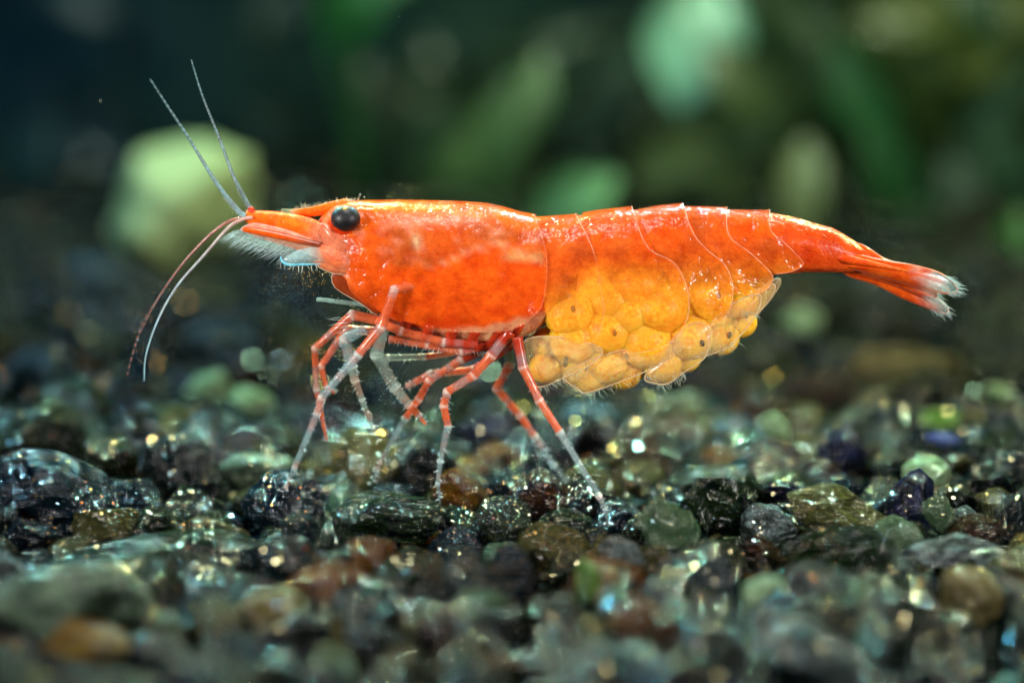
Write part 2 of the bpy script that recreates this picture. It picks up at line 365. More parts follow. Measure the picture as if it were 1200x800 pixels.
ROUND = [stone_mesh(500 + i, 5, 14, 7, 0.10) for i in range(4)]
stones = []   # (x, y, radius)
def stone(loc, size, rot, mesh, key, label, cat='gravel grain', group='gravel grains', name='gravel_grain'):
    o = bpy.data.objects.new(name, mesh); COL.objects.link(o)
    o.location = loc; o.scale = size; o.rotation_euler = rot
    o.material_slots[0].link = 'OBJECT'; o.material_slots[0].material = SM[key][0]
    tag(o, label, cat, group); stones.append((loc[0], loc[1], (size[0] + size[1]) / 2)); return o
# recognisable grains: px, py, width, height (photo pixels), height of centre above the bed, kind, shape list, tilt, label
HERO = [
 (62, 585, 170, 115, .18, 'navy', 0, 8, 'large blue-black glassy grain with gold glints at the left edge'),
 (55, 515, 100, 95, .20, 'moss', 9, 0, 'lumpy grey-green speckled grain standing behind the large blue-black one at the left edge'),
 (122, 622, 85, 60, .02, 'olive', 3, 5, 'olive mossy grain below the large blue-black grain at the left edge'),
 (215, 562, 105, 115, .10, 'black', 1, 0, 'tall rounded black grain between the left edge and the front leg, slightly blurred'),
 (248, 627, 90, 42, .05, 'olive', 4, -4, 'small olive grain full of gold sparkles above the flat slab'),
 (332, 597, 108, 96, .10, 'navy', 2, 0, 'dark glossy grain under the foremost leg tip with silvery top'),
 (178, 655, 250, 62, -.05, 'green', 5, -3, 'long flat teal slab with amber underside lying above the big blurred pebble'),
 (85, 708, 190, 100, .30, 'celadon', 'r0', 0, 'big blurred rounded grey-green pebble in the lower left corner'),
 (105, 748, 120, 46, .12, 'honey', 'r3', 0, 'blurred amber grain under the big rounded pebble in the lower left corner'),
 (432, 545, 95, 85, .15, 'olive', 6, 0, 'blurred olive grain behind the front leg tips'),
 (495, 548, 85, 95, .12, 'black', 7, 0, 'black block behind the straight middle leg'),
 (540, 577, 66, 62, .15, 'amber', 8, 12, 'clear amber three-cornered grain just behind the middle leg tip'),
 (458, 606, 140, 62, .12, 'green', 9, 4, 'wide dark green crusted grain with silver sparkles under the middle of the body'),
 (350, 620, 46, 50, .22, 'grey', 10, 25, 'small pale blue shard leaning before the dark glossy grain'),
 (335, 672, 115, 95, .05, 'grey', 11, 20, 'blurred grey-green wedge in front of the foremost leg tip'),
 (632, 590, 80, 84, .15, 'brown', 12, -8, 'dark brown clear grain with bright streak between the middle and hindmost leg tips'),
 (590, 612, 70, 60, .1, 'moss', 13, 0, 'grey-green speckled grain below the dark brown clear grain'),
 (728, 650, 58, 44, .12, 'clear', 2, 20, 'small colourless glass chip below the hindmost leg tip'),
 (785, 622, 72, 90, .16, 'mint', 'r1', -12, 'pale mint bubbly pebble to the right of the hindmost leg tip'),
 (842, 590, 92, 84, .18, 'green', 3, 10, 'pointed dark green grain behind the pale mint bubbly pebble'),
 (690, 592, 80, 60, .0, 'black', 4, 0, 'flat black grain that the hindmost leg tip touches'),
 (650, 645, 90, 60, .0, 'olive', 13, 12, 'small olive clear grain with upright edge left of the glass chip'),
 (900, 618, 70, 60, .05, 'clear', 11, -20, 'clear dark-edged grain right of the pointed dark green grain'),
 (980, 600, 122, 66, .15, 'olive', 5, 6, 'golden olive clear grain with fine strands in the sharp band on the right'),
 (1068, 595, 62, 92, .12, 'violet', 6, 10, 'upright black-violet pointed block on the right'),
 (1100, 602, 34, 44, .26, 'mint', 'r2', 30, 'tiny bright mint chip resting before the upright black-violet block'),
 (988, 527, 62, 66, .25, 'violet', 7, 15, 'blurred violet crystal with orange glint standing behind the sharp band'),
 (1140, 625, 90, 46, .08, 'brown', 8, -5, 'dark brown glassy grain near the right edge'),
 (1188, 605, 44, 72, .15, 'grey', 10, 0, 'blue-grey translucent grain cut by the right edge'),
 (1188, 553, 84, 70, .15, 'black', 12, 0, 'dark pitted grain at the right edge behind the blue-grey one'),
 (985, 648, 130, 66, .06, 'green', 0, -8, 'broad mossy dark green grain below the golden olive clear grain'),
 (1118, 652, 125, 48, .0, 'clear', 1, -6, 'flat clear dark grain above the cream and tan pebble'),
 (1135, 694, 78, 74, .12, 'cream', 'r3', 20, 'blurred cream and tan pebble at the lower right'),
 (690, 684, 30, 62, .22, 'lime', 11, 10, 'small blurred lime green sliver standing below the glass chip'),
 (820, 690, 110, 115, .0, 'grey', 12, 15, 'blurred slate-blue wedge in front of the pale mint bubbly pebble'),
 (437, 655, 66, 52, .1, 'amber', 3, 0, 'amber grain with orange sparkles below the wide dark green crusted one'),
 (905, 503, 36, 40, .2, 'algae', 'r0', 20, 'round pale mint grain far behind the eggs, blurred'),
 (895, 705, 52, 70, .1, 'algae', 'r2', 0, 'blurred whitish green pebble right of the slate-blue wedge'),
 (320, 722, 84, 70, .05, 'cream', 4, 0, 'blurred cream grain with brown base near the bottom left'),
 (392, 782, 44, 60, .1, 'algae', 'r1', 0, 'blurred mint green grain at the bottom edge'),
 (430, 705, 90, 60, .05, 'grey', 5, 0, 'blurred pale grey flat-topped grain below the amber one'),
 (560, 690, 90, 70, .05, 'grey', 6, 10, 'blurred grey grain with a bright teal glint below the body centre'),
 (530, 745, 90, 70, 0, 'brown', 7, 0, 'blurred dark brown grain near the bottom edge below the body'),
 (755, 745, 80, 100, 0, 'amber', 9, 0, 'blurred tall amber-brown grain near the bottom edge below the eggs'),
 (650, 720, 80, 60, 0, 'green', 10, 0, 'blurred green grain between the lime sliver and the bottom edge'),
 (820, 760, 80, 70, .05, 'moss', 2, 0, 'blurred pale grey-green grain at the bottom below the slate-blue wedge'),
 (980, 785, 60, 60, .05, 'clear', 1, 0, 'blurred whitish clear grain at the bottom edge on the right'),
 (245, 462, 66, 62, .2, 'algae', 'r3', 0, 'blurred pale green pebble behind the foremost legs, higher of two touching'),
 (292, 478, 60, 50, .15, 'algae', 'r0', 0, 'blurred pale green pebble behind the foremost legs, lower of two touching'),
 (303, 547, 90, 40, .1, 'celadon', 'r1', -6, 'blurred flat green pebble behind the dark glossy grain'),
 (1060, 440, 130, 70, .1, 'cream', 'r2', 0, 'wide blurred olive-tan stone on the bed under the tail'),
 (1105, 514, 42, 16, .3, 'blue', 8, 0, 'narrow bright blue chip lying far behind on the right'),
 (1140, 489, 34, 20, .3, 'cream', 'r3', 0, 'small cream chip standing in for a yellow glow behind the narrow blue chip'),  # added chip whose pale colour stands in for a glow
 (1095, 497, 90, 34, .1, 'lime', 'r0', 0, 'bright green flat pebble behind the narrow blue chip'),
 (935, 388, 56, 60, .3, 'algae', 'r1', 0, 'soft green pebble seen under the tail, strongly blurred'),
 (240, 507, 26, 20, .25, 'blue', 3, 0, 'tiny blue chip standing in for a blue-lit spot behind the tall rounded black grain'),  # added chip whose blue colour stands in for a spot lit blue
 (112, 325, 70, 66, .5, 'teal', 'r1', 0, 'dim blue blurred stone beyond the antennae at the left'),
 (52, 440, 90, 70, .3, 'teal', 'r0', 0, 'dim teal blurred stone at the left edge'),
 (92, 434, 44, 40, .3, 'amber', 'r2', 0, 'small tan blurred stone beside the dim teal one at the left edge'),
 (345, 335, 130, 70, .4, 'navy', 'r3', 0, 'dark blurred stone seen below the head'),
 (440, 455, 90, 50, .2, 'olive', 'r0', 0, 'olive blurred stone seen between the front legs'),
 (255, 400, 90, 44, .3, 'teal', 2, 0, 'dim teal blurred stone between antenna tips and front legs'),
 (180, 380, 70, 50, .3, 'navy', 'r1', 0, 'dark blue blurred stone at the tip of the drooping antennae'),
 (690, 492, 60, 40, .25, 'teal', 'r2', 0, 'dull blue blurred grain under the eggs'),
 (565, 500, 66, 30, .25, 'violet', 5, 0, 'violet blurred grain between the middle and far hind legs'),
 (1172, 470, 60, 44, .25, 'algae', 'r3', 0, 'soft mint blurred pebble at the right edge'),
 (800, 480, 70, 44, .25, 'celadon', 'r1', 0, 'grey-green blurred stone below the rear eggs'),
 (960, 455, 90, 44, .25, 'brown', 'r2', 0, 'brown blurred stone left of the olive-tan one'),
 (920, 575, 50, 26, .2, 'violet', 13, -15, 'thin blue-violet chip left of the golden olive clear grain'),
 (1085, 555, 56, 40, .2, 'algae', 4, 0, 'blurred pale green block behind the upright black-violet block'),
]
for (px, py, wd, ht, z, key, sh, tilt, label) in HERO:
    c = G(px, py, z); k = 100 * DIST / (c - CAM).dot(FWD)
    a, h = wd / 2 / k, ht / 2 / k
    me = ROUND[int(sh[1])] if isinstance(sh, str) else SHAPES[sh]
    rr = random.Random(px * 7 + py)
    stone(c, (a, min(a, (a + h) / 2) * rr.uniform(0.8, 1.0), h), (rr.uniform(-.15, .15), R(tilt), rr.choice((0, math.pi)) + rr.uniform(-.3, .3)), me, key, label,
          group='gravel grains picked out by colour or place')
# the pale round stone far behind the antennae
c = P(215, 242, 17.5)
st = stone(c, (1.22, 1.1, 1.36), (0.1, 0.2, 0.4), ROUND[2], 'mint', 'large pale yellow-green round stone far behind the antennae', 'stone', 'stones behind the shrimp', 'round_stone')
st.material_slots[0].material = plain('pale_algae_stone', (0.50, 0.64, 0.27), 0.8, var=0.12, scale=1.2)

FEET = [P(335, 574, -.6), P(434, 568, .15), P(515, 589, -.5), P(666, 564, .8), P(713, 613, -.8)]
# ordinary grains in rows, each its own object
ROWS = [(-7.6, -6.2, 'lowest blurred band'), (-6.2, -4.6, 'second blurred band'), (-4.6, -3.1, 'third blurred band'),
        (-3.1, -1.7, 'soft band before the feet'), (-1.7, -0.4, 'sharp band before the feet'), (-0.4, 1.2, 'sharp band between the feet'), (1.2, 3.2, 'soft band just behind the feet')]
MIXW = ['black'] * 6 + ['navy'] * 5 + ['green'] * 7 + ['olive'] * 4 + ['grey'] * 3 + ['moss'] * 5 + ['brown'] + ['amber'] * 2 + ['olive'] * 2 + ['clear'] + ['mint']
ORD = 'first second third fourth fifth sixth seventh eighth ninth tenth eleventh twelfth thirteenth fourteenth fifteenth sixteenth seventeenth'.split()
rnd = random.Random(5)
for (y0, y1, band) in ROWS:
    new = []
    half = 6.6 * ((y0 + y1) / 2 - CAM.y) / -CAM.y + 0.6
    for _ in range(900):
        x, y = rnd.uniform(-half, half), rnd.uniform(y0, y1); r = rnd.choice((.22, .26, .32, .38, .46))
        if len(new) > 34: break
        if any((x - sx) ** 2 + (y - sy) ** 2 < (0.86 * (r + sr)) ** 2 for sx, sy, sr in stones): continue
        stones.append((x, y, r)); new.append((x, y, r, rnd.choice(MIXW)))
    new.sort(); seen = {}
    for (x, y, r, key) in new:
        k = seen[key] = seen.get(key, 0) + 1
        s = Vector((r * rnd.uniform(.95, 1.3), r * rnd.uniform(.8, 1.1), r * rnd.uniform(.65, 1.0)))
        zc = bed_z(x, y) + 0.28 + s.z * 0.12
        for f in FEET:
            q = CAM + (f - CAM) * ((y - CAM.y) / (f.y - CAM.y))
            if y < f.y + .2 and abs(x - q.x) < s.x + .1: zc = min(zc, q.z - .06 - s.z)
        o = stone((x, y, zc), s, (rnd.uniform(-.5, .5), rnd.uniform(-.5, .5), rnd.uniform(0, 6.28)), rnd.choice(SHAPES), key,
              f'{ORD[min(k, 17) - 1]} {SM[key][1]} grain from the left in the {band}', group='gravel grains of the bed')
        stones.pop()

# countless small and far grains
def gravel_mass(name, label, n, xr, yr, rr, mats, seed, zoff):
    rnd = random.Random(seed); vv = []; ff = []; mi = []
    for _ in range(n):
        y = rnd.uniform(*yr); hw = xr * (y - CAM.y) / -CAM.y; x = rnd.uniform(-hw, hw); r = rnd.uniform(*rr)
        me = rnd.choice(SMALL); rot = Matrix.Rotation(rnd.uniform(0, 6.28), 3, 'Z') @ Matrix.Rotation(rnd.uniform(-1, 1), 3, 'X')
        s = Vector((r * rnd.uniform(.8, 1.3), r * rnd.uniform(.8, 1.2), r * rnd.uniform(.6, 1))); c = Vector((x, y, bed_z(x, y) + zoff + r * rnd.uniform(-0.1, 0.5)))
        b = len(vv); k = rnd.randrange(len(mats))
        vv += [c + rot @ Vector((v.co.x * s.x, v.co.y * s.y, v.co.z * s.z)) for v in me.vertices]
        for p in me.polygons: ff.append([b + i for i in p.vertices]); mi.append(k)
    m = bpy.data.meshes.new(name); m.from_pydata(vv, [], ff); m.polygons.foreach_set('use_smooth', [True] * len(ff))
    for k in mats: m.materials.append(SM[k][0])
    m.polygons.foreach_set('material_index', mi); m.update()
    o = bpy.data.objects.new(name, m); COL.objects.link(o); tag(o, label, 'gravel', kind='stuff')
FARM = ['black', 'black', 'navy', 'navy', 'navy', 'green', 'green', 'moss', 'olive', 'brown', 'black', 'green', 'moss', 'navy', 'grey']
gravel_mass('fine_gravel', 'fine dark grit filling the gaps between the larger grains', 1900, 7.6, (-8, 3.4), (.09, .22), FARM + ['amber'], 21, 0.08)
gravel_mass('far_gravel', 'dark gravel stretching away blurred behind the shrimp', 3000, 8.5, (3.0, 34), (.22, .6), FARM, 22, 0.12)

# ------------------------------------------------------------------ plants and stones far behind
def leaf_mat(name, c): return plain(name, c, 0.45, 0.2, var=0.35, scale=1.5)
def leaf(mb, c, ax, side, L, Wd, col=(1, 1, 1, 1)):
    """a blade of real thickness, arched along its length and folded along its midrib"""
    ax, side = Vector(ax).normalized(), Vector(side); side = (side - ax * side.dot(ax)).normalized(); up = ax.cross(side)
    rows = []
    for i in range(13):
        t = i / 12; wv = Wd * (math.sin(math.pi * (t * 0.94 + 0.03)) ** 0.8)
        for lay in (0, 1):
            rows.append([mb.vert(Vector(c) + ax * (t - .5) * L + side * (s * wv * .5) + up * (-.18 * L * (t - .5) ** 2 * 2 + abs(s) * wv * .12 - lay * 0.05), col) for s in (-1, -.5, 0, .5, 1)])
    for i in range(12):
        for lay in (0, 1):
            a, b = rows[2 * i + lay], rows[2 * i + 2 + lay]
            for j in range(4): mb.f.append((a[j], a[j + 1], b[j + 1], b[j]) if lay else (a[j + 1], a[j], b[j], b[j + 1]))
        for j in (0, 4): mb.f.append((rows[2 * i][j], rows[2 * i + 1][j], rows[2 * i + 3][j], rows[2 * i + 2][j]))
PLANTS = [  # label, base px, y, colour, leaves (px, py, length px, width px, angle)
 ('broad-leaved plant with one bright mint leaf high behind the body', 840, 23, (0.19, 0.44, 0.33), [(815, 48, 150, 120, 75)]),
 ('deep green plant whose leaf shows at the top edge above the head', 425, 24, (0.015, 0.12, 0.02), [(412, 8, 110, 80, 60), (455, -30, 120, 60, 30)]),
 ('olive green plant with two overlapping leaves above the carapace', 605, 21, (0.05, 0.11, 0.035), [(585, 165, 150, 70, 80), (622, 120, 120, 50, 75), (530, 190, 90, 60, 60)]),
 ('grey-green plant behind the middle of the body', 715, 25, (0.045, 0.085, 0.06), [(705, 115, 120, 90, 60), (740, 60, 90, 60, 20)]),
 ('short bright green plant just above the abdomen', 672, 17, (0.10, 0.28, 0.11), [(672, 232, 110, 80, 30)]),
 ('dark green plant leaning diagonally above the tail', 1050, 22, (0.02, 0.10, 0.03), [(1015, 120, 150, 80, -60), (1045, 210, 140, 70, -70), (1090, 290, 130, 80, -60)]),
 ('olive plant at the top right corner', 1130, 27, (0.09, 0.13, 0.02), [(1080, 10, 170, 90, 10), (1180, 5, 170, 80, -20), (1150, 70, 110, 60, 20)]),
 ('slim olive plant rising behind the end of the abdomen', 945, 20, (0.10, 0.14, 0.05), [(940, 220, 120, 60, 85)]),
 ('mid green plant low behind the tail fan', 1130, 18, (0.03, 0.12, 0.03), [(1150, 380, 150, 70, 40), (1090, 330, 110, 70, 10), (1180, 300, 120, 60, 70)]),
 ('faint teal plant at the right edge', 1185, 28, (0.03, 0.10, 0.09), [(1180, 250, 120, 80, 50), (1120, 240, 100, 60, 20)]),
 ('faint green plant behind the rostrum', 470, 26, (0.03, 0.07, 0.04), [(480, 190, 130, 90, 50), (440, 130, 120, 70, 100)]),
 ('dim green-brown plant above the middle of the abdomen', 800, 22, (0.05, 0.085, 0.03), [(790, 180, 120, 80, 30), (850, 210, 110, 60, -30), (870, 100, 120, 80, -50)]),
 ('dim blue-green plant at the left edge', 30, 27, (0.012, 0.045, 0.05), [(20, 200, 150, 90, 60), (70, 290, 150, 90, 20), (10, 330, 120, 80, -30)]),
]
for k, (bpx, y, col, where) in enumerate([(120, 30, (.012, .04, .055), 'behind the round pale stone'), (340, 32, (.02, .05, .04), 'above the rostrum'), (560, 31, (.035, .07, .035), 'above the carapace'), (760, 33, (.05, .09, .04), 'above the front of the abdomen'),
        (880, 30, (.05, .10, .035), 'above the rear of the abdomen'), (985, 32, (.05, .11, .04), 'above the tail stem'), (1120, 33, (.06, .12, .03), 'above the tail fan'), (1195, 24, (.03, .09, .05), 'below the tail fan at the right edge')]):
    rr = random.Random(60 + k)
    PLANTS.append((f'dim bushy plant far {where}', bpx, y, col, [(bpx + rr.uniform(-80, 80), rr.uniform(-10, 330), rr.uniform(70, 150), rr.uniform(40, 80), rr.uniform(-70, 110)) for _ in range(9)]))
for (label, bpx, y, col, leaves) in PLANTS:
    base = Vector((P(bpx, 300, y).x, y, bed_z(P(bpx, 300, y).x, y) - 0.02)); root = empty('aquatic_plant', base)
    tag(root, label, 'plant', 'plants behind the shrimp'); m = leaf_mat('leaf_green', col); ms = leaf_mat('stem_green', tuple(c * .6 for c in col))
    for (px, py, L, wd, ang) in leaves:
        c = P(px, py, y); k = 100 * DIST / (c - CAM).dot(FWD); a = R(ang); rr = random.Random(int(px * 3 + py))
        ax = Vector((math.cos(a), rr.uniform(-.3, .3), math.sin(a))); sd = Vector((-math.sin(a), rr.uniform(-.4, .4), math.cos(a)))
        b = MB(); leaf(b, c, ax, sd, L / k, wd / k); hold(b.build('leaf', m), root)
        b = MB(); foot = c - ax.normalized() * (L / k / 2)
        if ax.z < 0: foot = c + ax.normalized() * (L / k / 2)
        pts = catmull([tuple(base), tuple(base.lerp(foot, .5) + Vector((0.1, 0, 0.3))), tuple(foot)], 6)
        b.tube(pts, [0.09] * len(pts), (1, 1, 1, 1), 7); hold(b.build('stem', ms), root)

# ------------------------------------------------------------------ the shrimp
shrimp = empty('shrimp', (0, 0, 0))
tag(shrimp, 'orange-red shrimp carrying yellow eggs under its abdomen, standing on dark gravel', 'shrimp')
BODY = [  # px, top, bottom, half width
 (371, 262, 300, .10), (376, 254, 308, .16), (384, 245, 317, .23), (395, 238.5, 326, .30), (410, 236.5, 342, .37), (430, 236, 359, .43), (460, 236, 378, .48), (500, 237, 392, .52), (540, 238.5, 400, .54),
 (570, 241, 403, .54), (590, 245.5, 402, .53), (608, 251, 396, .52), (625, 254.5, 388, .515), (640, 254.5, 376, .51), (674, 254, 356, .50), (700, 250, 346, .50), (740, 247, 338, .49), (770, 243, 334, .475), (800, 242, 334, .455),
 (852, 246, 336, .415), (903, 249, 323, .36), (940, 257, 318, .31), (975, 267, 318, .255), (1000, 281, 319, .20), (1020, 294, 318, .15), (1036, 305, 316, .08)]
BW = [(P(a, t, 0).x, P(a, t, 0).z, P(a, b_, 0).z, w_) for a, t, b_, w_ in BODY]
def surf_y(x, z, hang=True):
    zt, zb, W_ = interp(BW, x, 1), interp(BW, x, 2), interp(BW, x, 3)
    mid = zb + (zt - zb) * 0.5; s = (z - mid) / ((zt - zb) / 2)
    if s >= 0: return W_ * max(0, 1 - min(1, s) ** 2.1) ** (1 / 1.9)
    return W_ * (1 + (0.36 * sstep(0, 1.3, -s) - 0.12 * sstep(1.7, 2.8, -s)) * sstep(.36, .46, W_) * (x > .2)) if hang else W_ * max(0, 1 - min(1, -s) ** 2.4) ** (1 / 2.4)
def on_shell(px, py, off=0.0, hang=True):
    y = -0.3
    for _ in range(6):
        p = P(px, py, y); y = 0.5 * y + 0.5 * -(surf_y(p.x, p.z - 0.0, hang))
    p = P(px, py, y - off); return p
C_OR = lin((234, 84, 18)); C_RED = lin((212, 52, 12)); C_PINK = lin((228, 132, 104)); C_BRN = lin((186, 84, 38)); C_PALE = lin((222, 150, 112)); C_YEL = lin((232, 130, 30)); C_HOT = lin((246, 104, 26))
def body_col(px, py, top):
    d = py - top; n = noise.noise((px * .02, py * .035, 1.0)); n2 = noise.noise((px * .07, py * .09, 5.0))
    if px < 640:
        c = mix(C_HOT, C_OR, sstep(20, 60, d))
        line = 312 - 26 * math.exp(-((px - 578) / 48) ** 2) + 0.03 * abs(px - 578)       # edge of the saddle-shaped gill chamber
        up = sstep(line + 2, line - 8, py) * sstep(10, 26, d) * sstep(425, 470, px)
        c = mix(c, mix(C_BRN, C_OR, .35 + .5 * n), .9 * up)
        c = mix(c, lin((150, 62, 30)), .55 * up * sstep(.1, .45, noise.noise((px * .035, py * .06, 12))))
        c = mix(c, C_PALE, .75 * math.exp(-((py - line) / 2.0) ** 2) * sstep(480, 530, px))
        c = mix(c, lin((205, 165, 110)), .7 * math.exp(-((py - 301) / 4) ** 2) * sstep(580, 600, px))
        c = mix(c, C_PINK, .9 * math.exp(-((py - (262 - (px - 450) * .04 + 5 * n2)) / 6) ** 2) * sstep(435, 460, px) * sstep(590, 540, px))
        c = mix(c, C_PINK, .6 * sstep(.1, .45, n2) * sstep(315, 280, py))
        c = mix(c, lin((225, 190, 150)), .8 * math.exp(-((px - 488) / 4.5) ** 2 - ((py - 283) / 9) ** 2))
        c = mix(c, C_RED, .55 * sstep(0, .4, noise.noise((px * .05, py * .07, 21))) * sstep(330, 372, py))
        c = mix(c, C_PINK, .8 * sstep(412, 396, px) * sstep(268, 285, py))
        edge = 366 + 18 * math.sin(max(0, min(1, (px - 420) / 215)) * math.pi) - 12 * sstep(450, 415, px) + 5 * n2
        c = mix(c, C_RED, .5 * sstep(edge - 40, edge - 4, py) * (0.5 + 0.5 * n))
        c = mix(c, C_PALE, .85 * sstep(edge - 2, edge + 6, py))
    else:
        c = mix(C_OR, C_BRN, .3 + .5 * n)
        c = mix(c, C_RED, .5 * sstep(880, 960, px))
        c = mix(c, C_YEL, .8 * sstep(70, 110, d) * sstep(900, 820, px))
    return c
def fleck_glint_at(px, py, top):  # densest along the back, where highlights are put into the colour
    d = py - top
    f = .85 * sstep(16, 3, d) + .55 * sstep(34, 12, d) * (px > 700)
    f += .9 * math.exp(-((px - 448) / 30) ** 2 - ((py - 288) / 20) ** 2) + .7 * math.exp(-((px - 430) / 14) ** 2 - ((py - 300) / 12) ** 2)
    return f * (.75 + .6 * noise.noise((px * .03, py * .05, 8)))
b = MB(); NS, NR = 230, 84; ring = []
for i in range(NS + 1):
    px = 371 + (1036 - 371) * i / NS; x = P(px, 300, 0).x; zt, zb, W_ = (interp(BW, x, k) for k in (1, 2, 3))
    top_px = interp(BODY, px, 1); r = []
    for j in range(NR):
        a = 2 * math.pi * j / NR; z = zb + (zt - zb) * (.5 + .5 * math.cos(a)); y = surf_y(x, z, False) * (1 if math.sin(a) >= 0 else -1)
        if j in (0, NR // 2): y = 0
        v = Vector((x, y, z)); v += Vector((0, y * .02, 0.012)) * noise.noise(v * 3.0)
        q = proj(v); r.append(b.vert(v, (*body_col(q[0], q[1], top_px), 1 - .9 * sstep(48, 82, q[1] - top_px) * sstep(636, 665, q[0]) * sstep(890, 850, q[0])), fleck_glint_at(q[0], q[1], top_px)))
    ring.append(r)
for A, B_ in zip(ring, ring[1:]):
    for j in range(NR): b.f.append((A[j], B_[j], B_[(j + 1) % NR], A[(j + 1) % NR]))
b.f.append(tuple(ring[0])); b.f.append(tuple(reversed(ring[-1])))
b.build('body', M_body, shrimp)

def plate(name, F, Rr, off0, off1, colf, lab=None, n=26, mlen=22, rim=0.006, rimcol=(*lin((250, 190, 160)), .45)):
    """one overlapping shell plate: both sides of the animal and the arch across its back, with a pale thickened hind rim"""
    F = resample(catmull(F, 8), n); Rr = resample(catmull(Rr, 8), n); b = MB(); grid = []
    for i in range(mlen):
        u = i / (mlen - 1); row = []
        for j in range(n):
            q = mix(F[j], Rr[j], u); off = off0 + (off1 - off0) * u
            if j == 0: p = P(q[0], q[1] , 0); p.z = interp(BW, p.x, 1) + off; p.y = 0
            else:
                p = on_shell(q[0], max(q[1], interp(BODY, q[0], 1) + 1.0), off * (0.5 + 0.5 * min(1, j / 5)))
                if j < 6: p.z += off * (1 - j / 6)
            row.append((p, colf(q[0], q[1], u, j / (n - 1))))
        grid.append(row)
    ids = []
    for row in grid:
        near = [b.vert(p, c, fleck_glint_at(*proj(p), interp(BODY, proj(p)[0], 1)) * .8) for p, c in row]
        far = [near[0]] + [b.vert((p.x, -p.y, p.z), c) for p, c in row[1:]]; ids.append((near, far))
    for A, B_ in zip(ids, ids[1:]):
        for j in range(n - 1):
            b.f.append((A[0][j], A[0][j + 1], B_[0][j + 1], B_[0][j])); b.f.append((A[1][j + 1], A[1][j], B_[1][j], B_[1][j + 1]))
    o = b.build(name, M_shell, shrimp)
    line = [Vector((p.x, -p.y, p.z)) for p, c in reversed(grid[-1][1:])] + [p for p, c in grid[-1]]
    k = len(line) // 2
    m = MB(); m.tube(line, [rim * (1 - .5 * abs(i - k) / k) for i in range(len(line))], [(*rimcol[:3], rimcol[3] * ((1 - .85 * sstep(.55, .9, abs(i - k) / k)) if name == 'carapace' else .75 + .5 * noise.noise((i * .35, k, off1 * 90)))) for i in range(len(line))], 6); m.build('plate_rim', M_rim, o)
    if lab: o['label'] = lab
    return o
def abd_col(a_top, a_low):
    def f(px, py, u, v):
        n = noise.noise((px * .03, py * .04, 2)); t = sstep(285, 400, py)
        k_ = 30 * sstep(700, 650, px); c = mix(mix(C_OR, C_BRN, .25 + .6 * n), mix(lin((255, 158, 44)), C_OR, .25 + .5 * n), sstep(290 + k_, 355 + k_, py))
        return (*c, a_top + (a_low - a_top) * t + .1 * n)
    return f
plate('abdominal_plate', [(855, 247), (860, 280), (875, 305), (895, 319), (910, 321)], [(902, 249), (903, 270), (922, 287), (941, 307), (937, 314), (925, 319), (910, 321)], .006, .03, abd_col(.6, .55))
plate('abdominal_plate', [(803, 243), (815, 275), (830, 310), (842, 335), (860, 345), (875, 346)], [(852, 246), (854, 276), (880, 297), (905, 322), (903, 334), (892, 343), (875, 346)], .008, .036, abd_col(.64, .30))
plate('abdominal_plate', [(745, 247), (765, 290), (785, 330), (792, 360), (800, 375), (815, 381), (828, 382)], [(800, 242), (811, 272), (829, 293), (850, 311), (859, 338), (854, 366), (838, 381), (828, 382)], .008, .042, abd_col(.62, .28))
plate('abdominal_plate', [(628, 254), (634, 290), (637, 330), (638, 359), (646, 383), (667, 401), (680, 404)], [(674, 254), (695, 293), (702, 330), (708, 360), (703, 386), (694, 402), (680, 404)], .006, .034, abd_col(.64, .30))
plate('abdominal_plate', [(682, 253), (694, 292), (681, 311), (676, 335), (676, 370), (690, 400), (722, 413)], [(740, 247), (758, 290), (790, 308), (806, 341), (805, 374), (787, 401), (751, 413), (722, 413)], .036, .055, abd_col(.62, .28), 'widest abdominal plate, its rounded flap over the eggs')
def cara_col(px, py, u, v):
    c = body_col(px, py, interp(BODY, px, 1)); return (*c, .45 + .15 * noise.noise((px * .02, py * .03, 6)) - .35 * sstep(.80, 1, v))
plate('carapace', [(392, 240), (402, 275), (404, 305), (408, 335), (422, 352), (455, 370), (500, 384)], [(626, 255), (637, 285), (641, 310), (638, 345), (628, 368), (590, 388), (500, 388)], .012, .04, cara_col, n=34, mlen=40, rim=.0035, rimcol=(*lin((248, 150, 110)), .3))

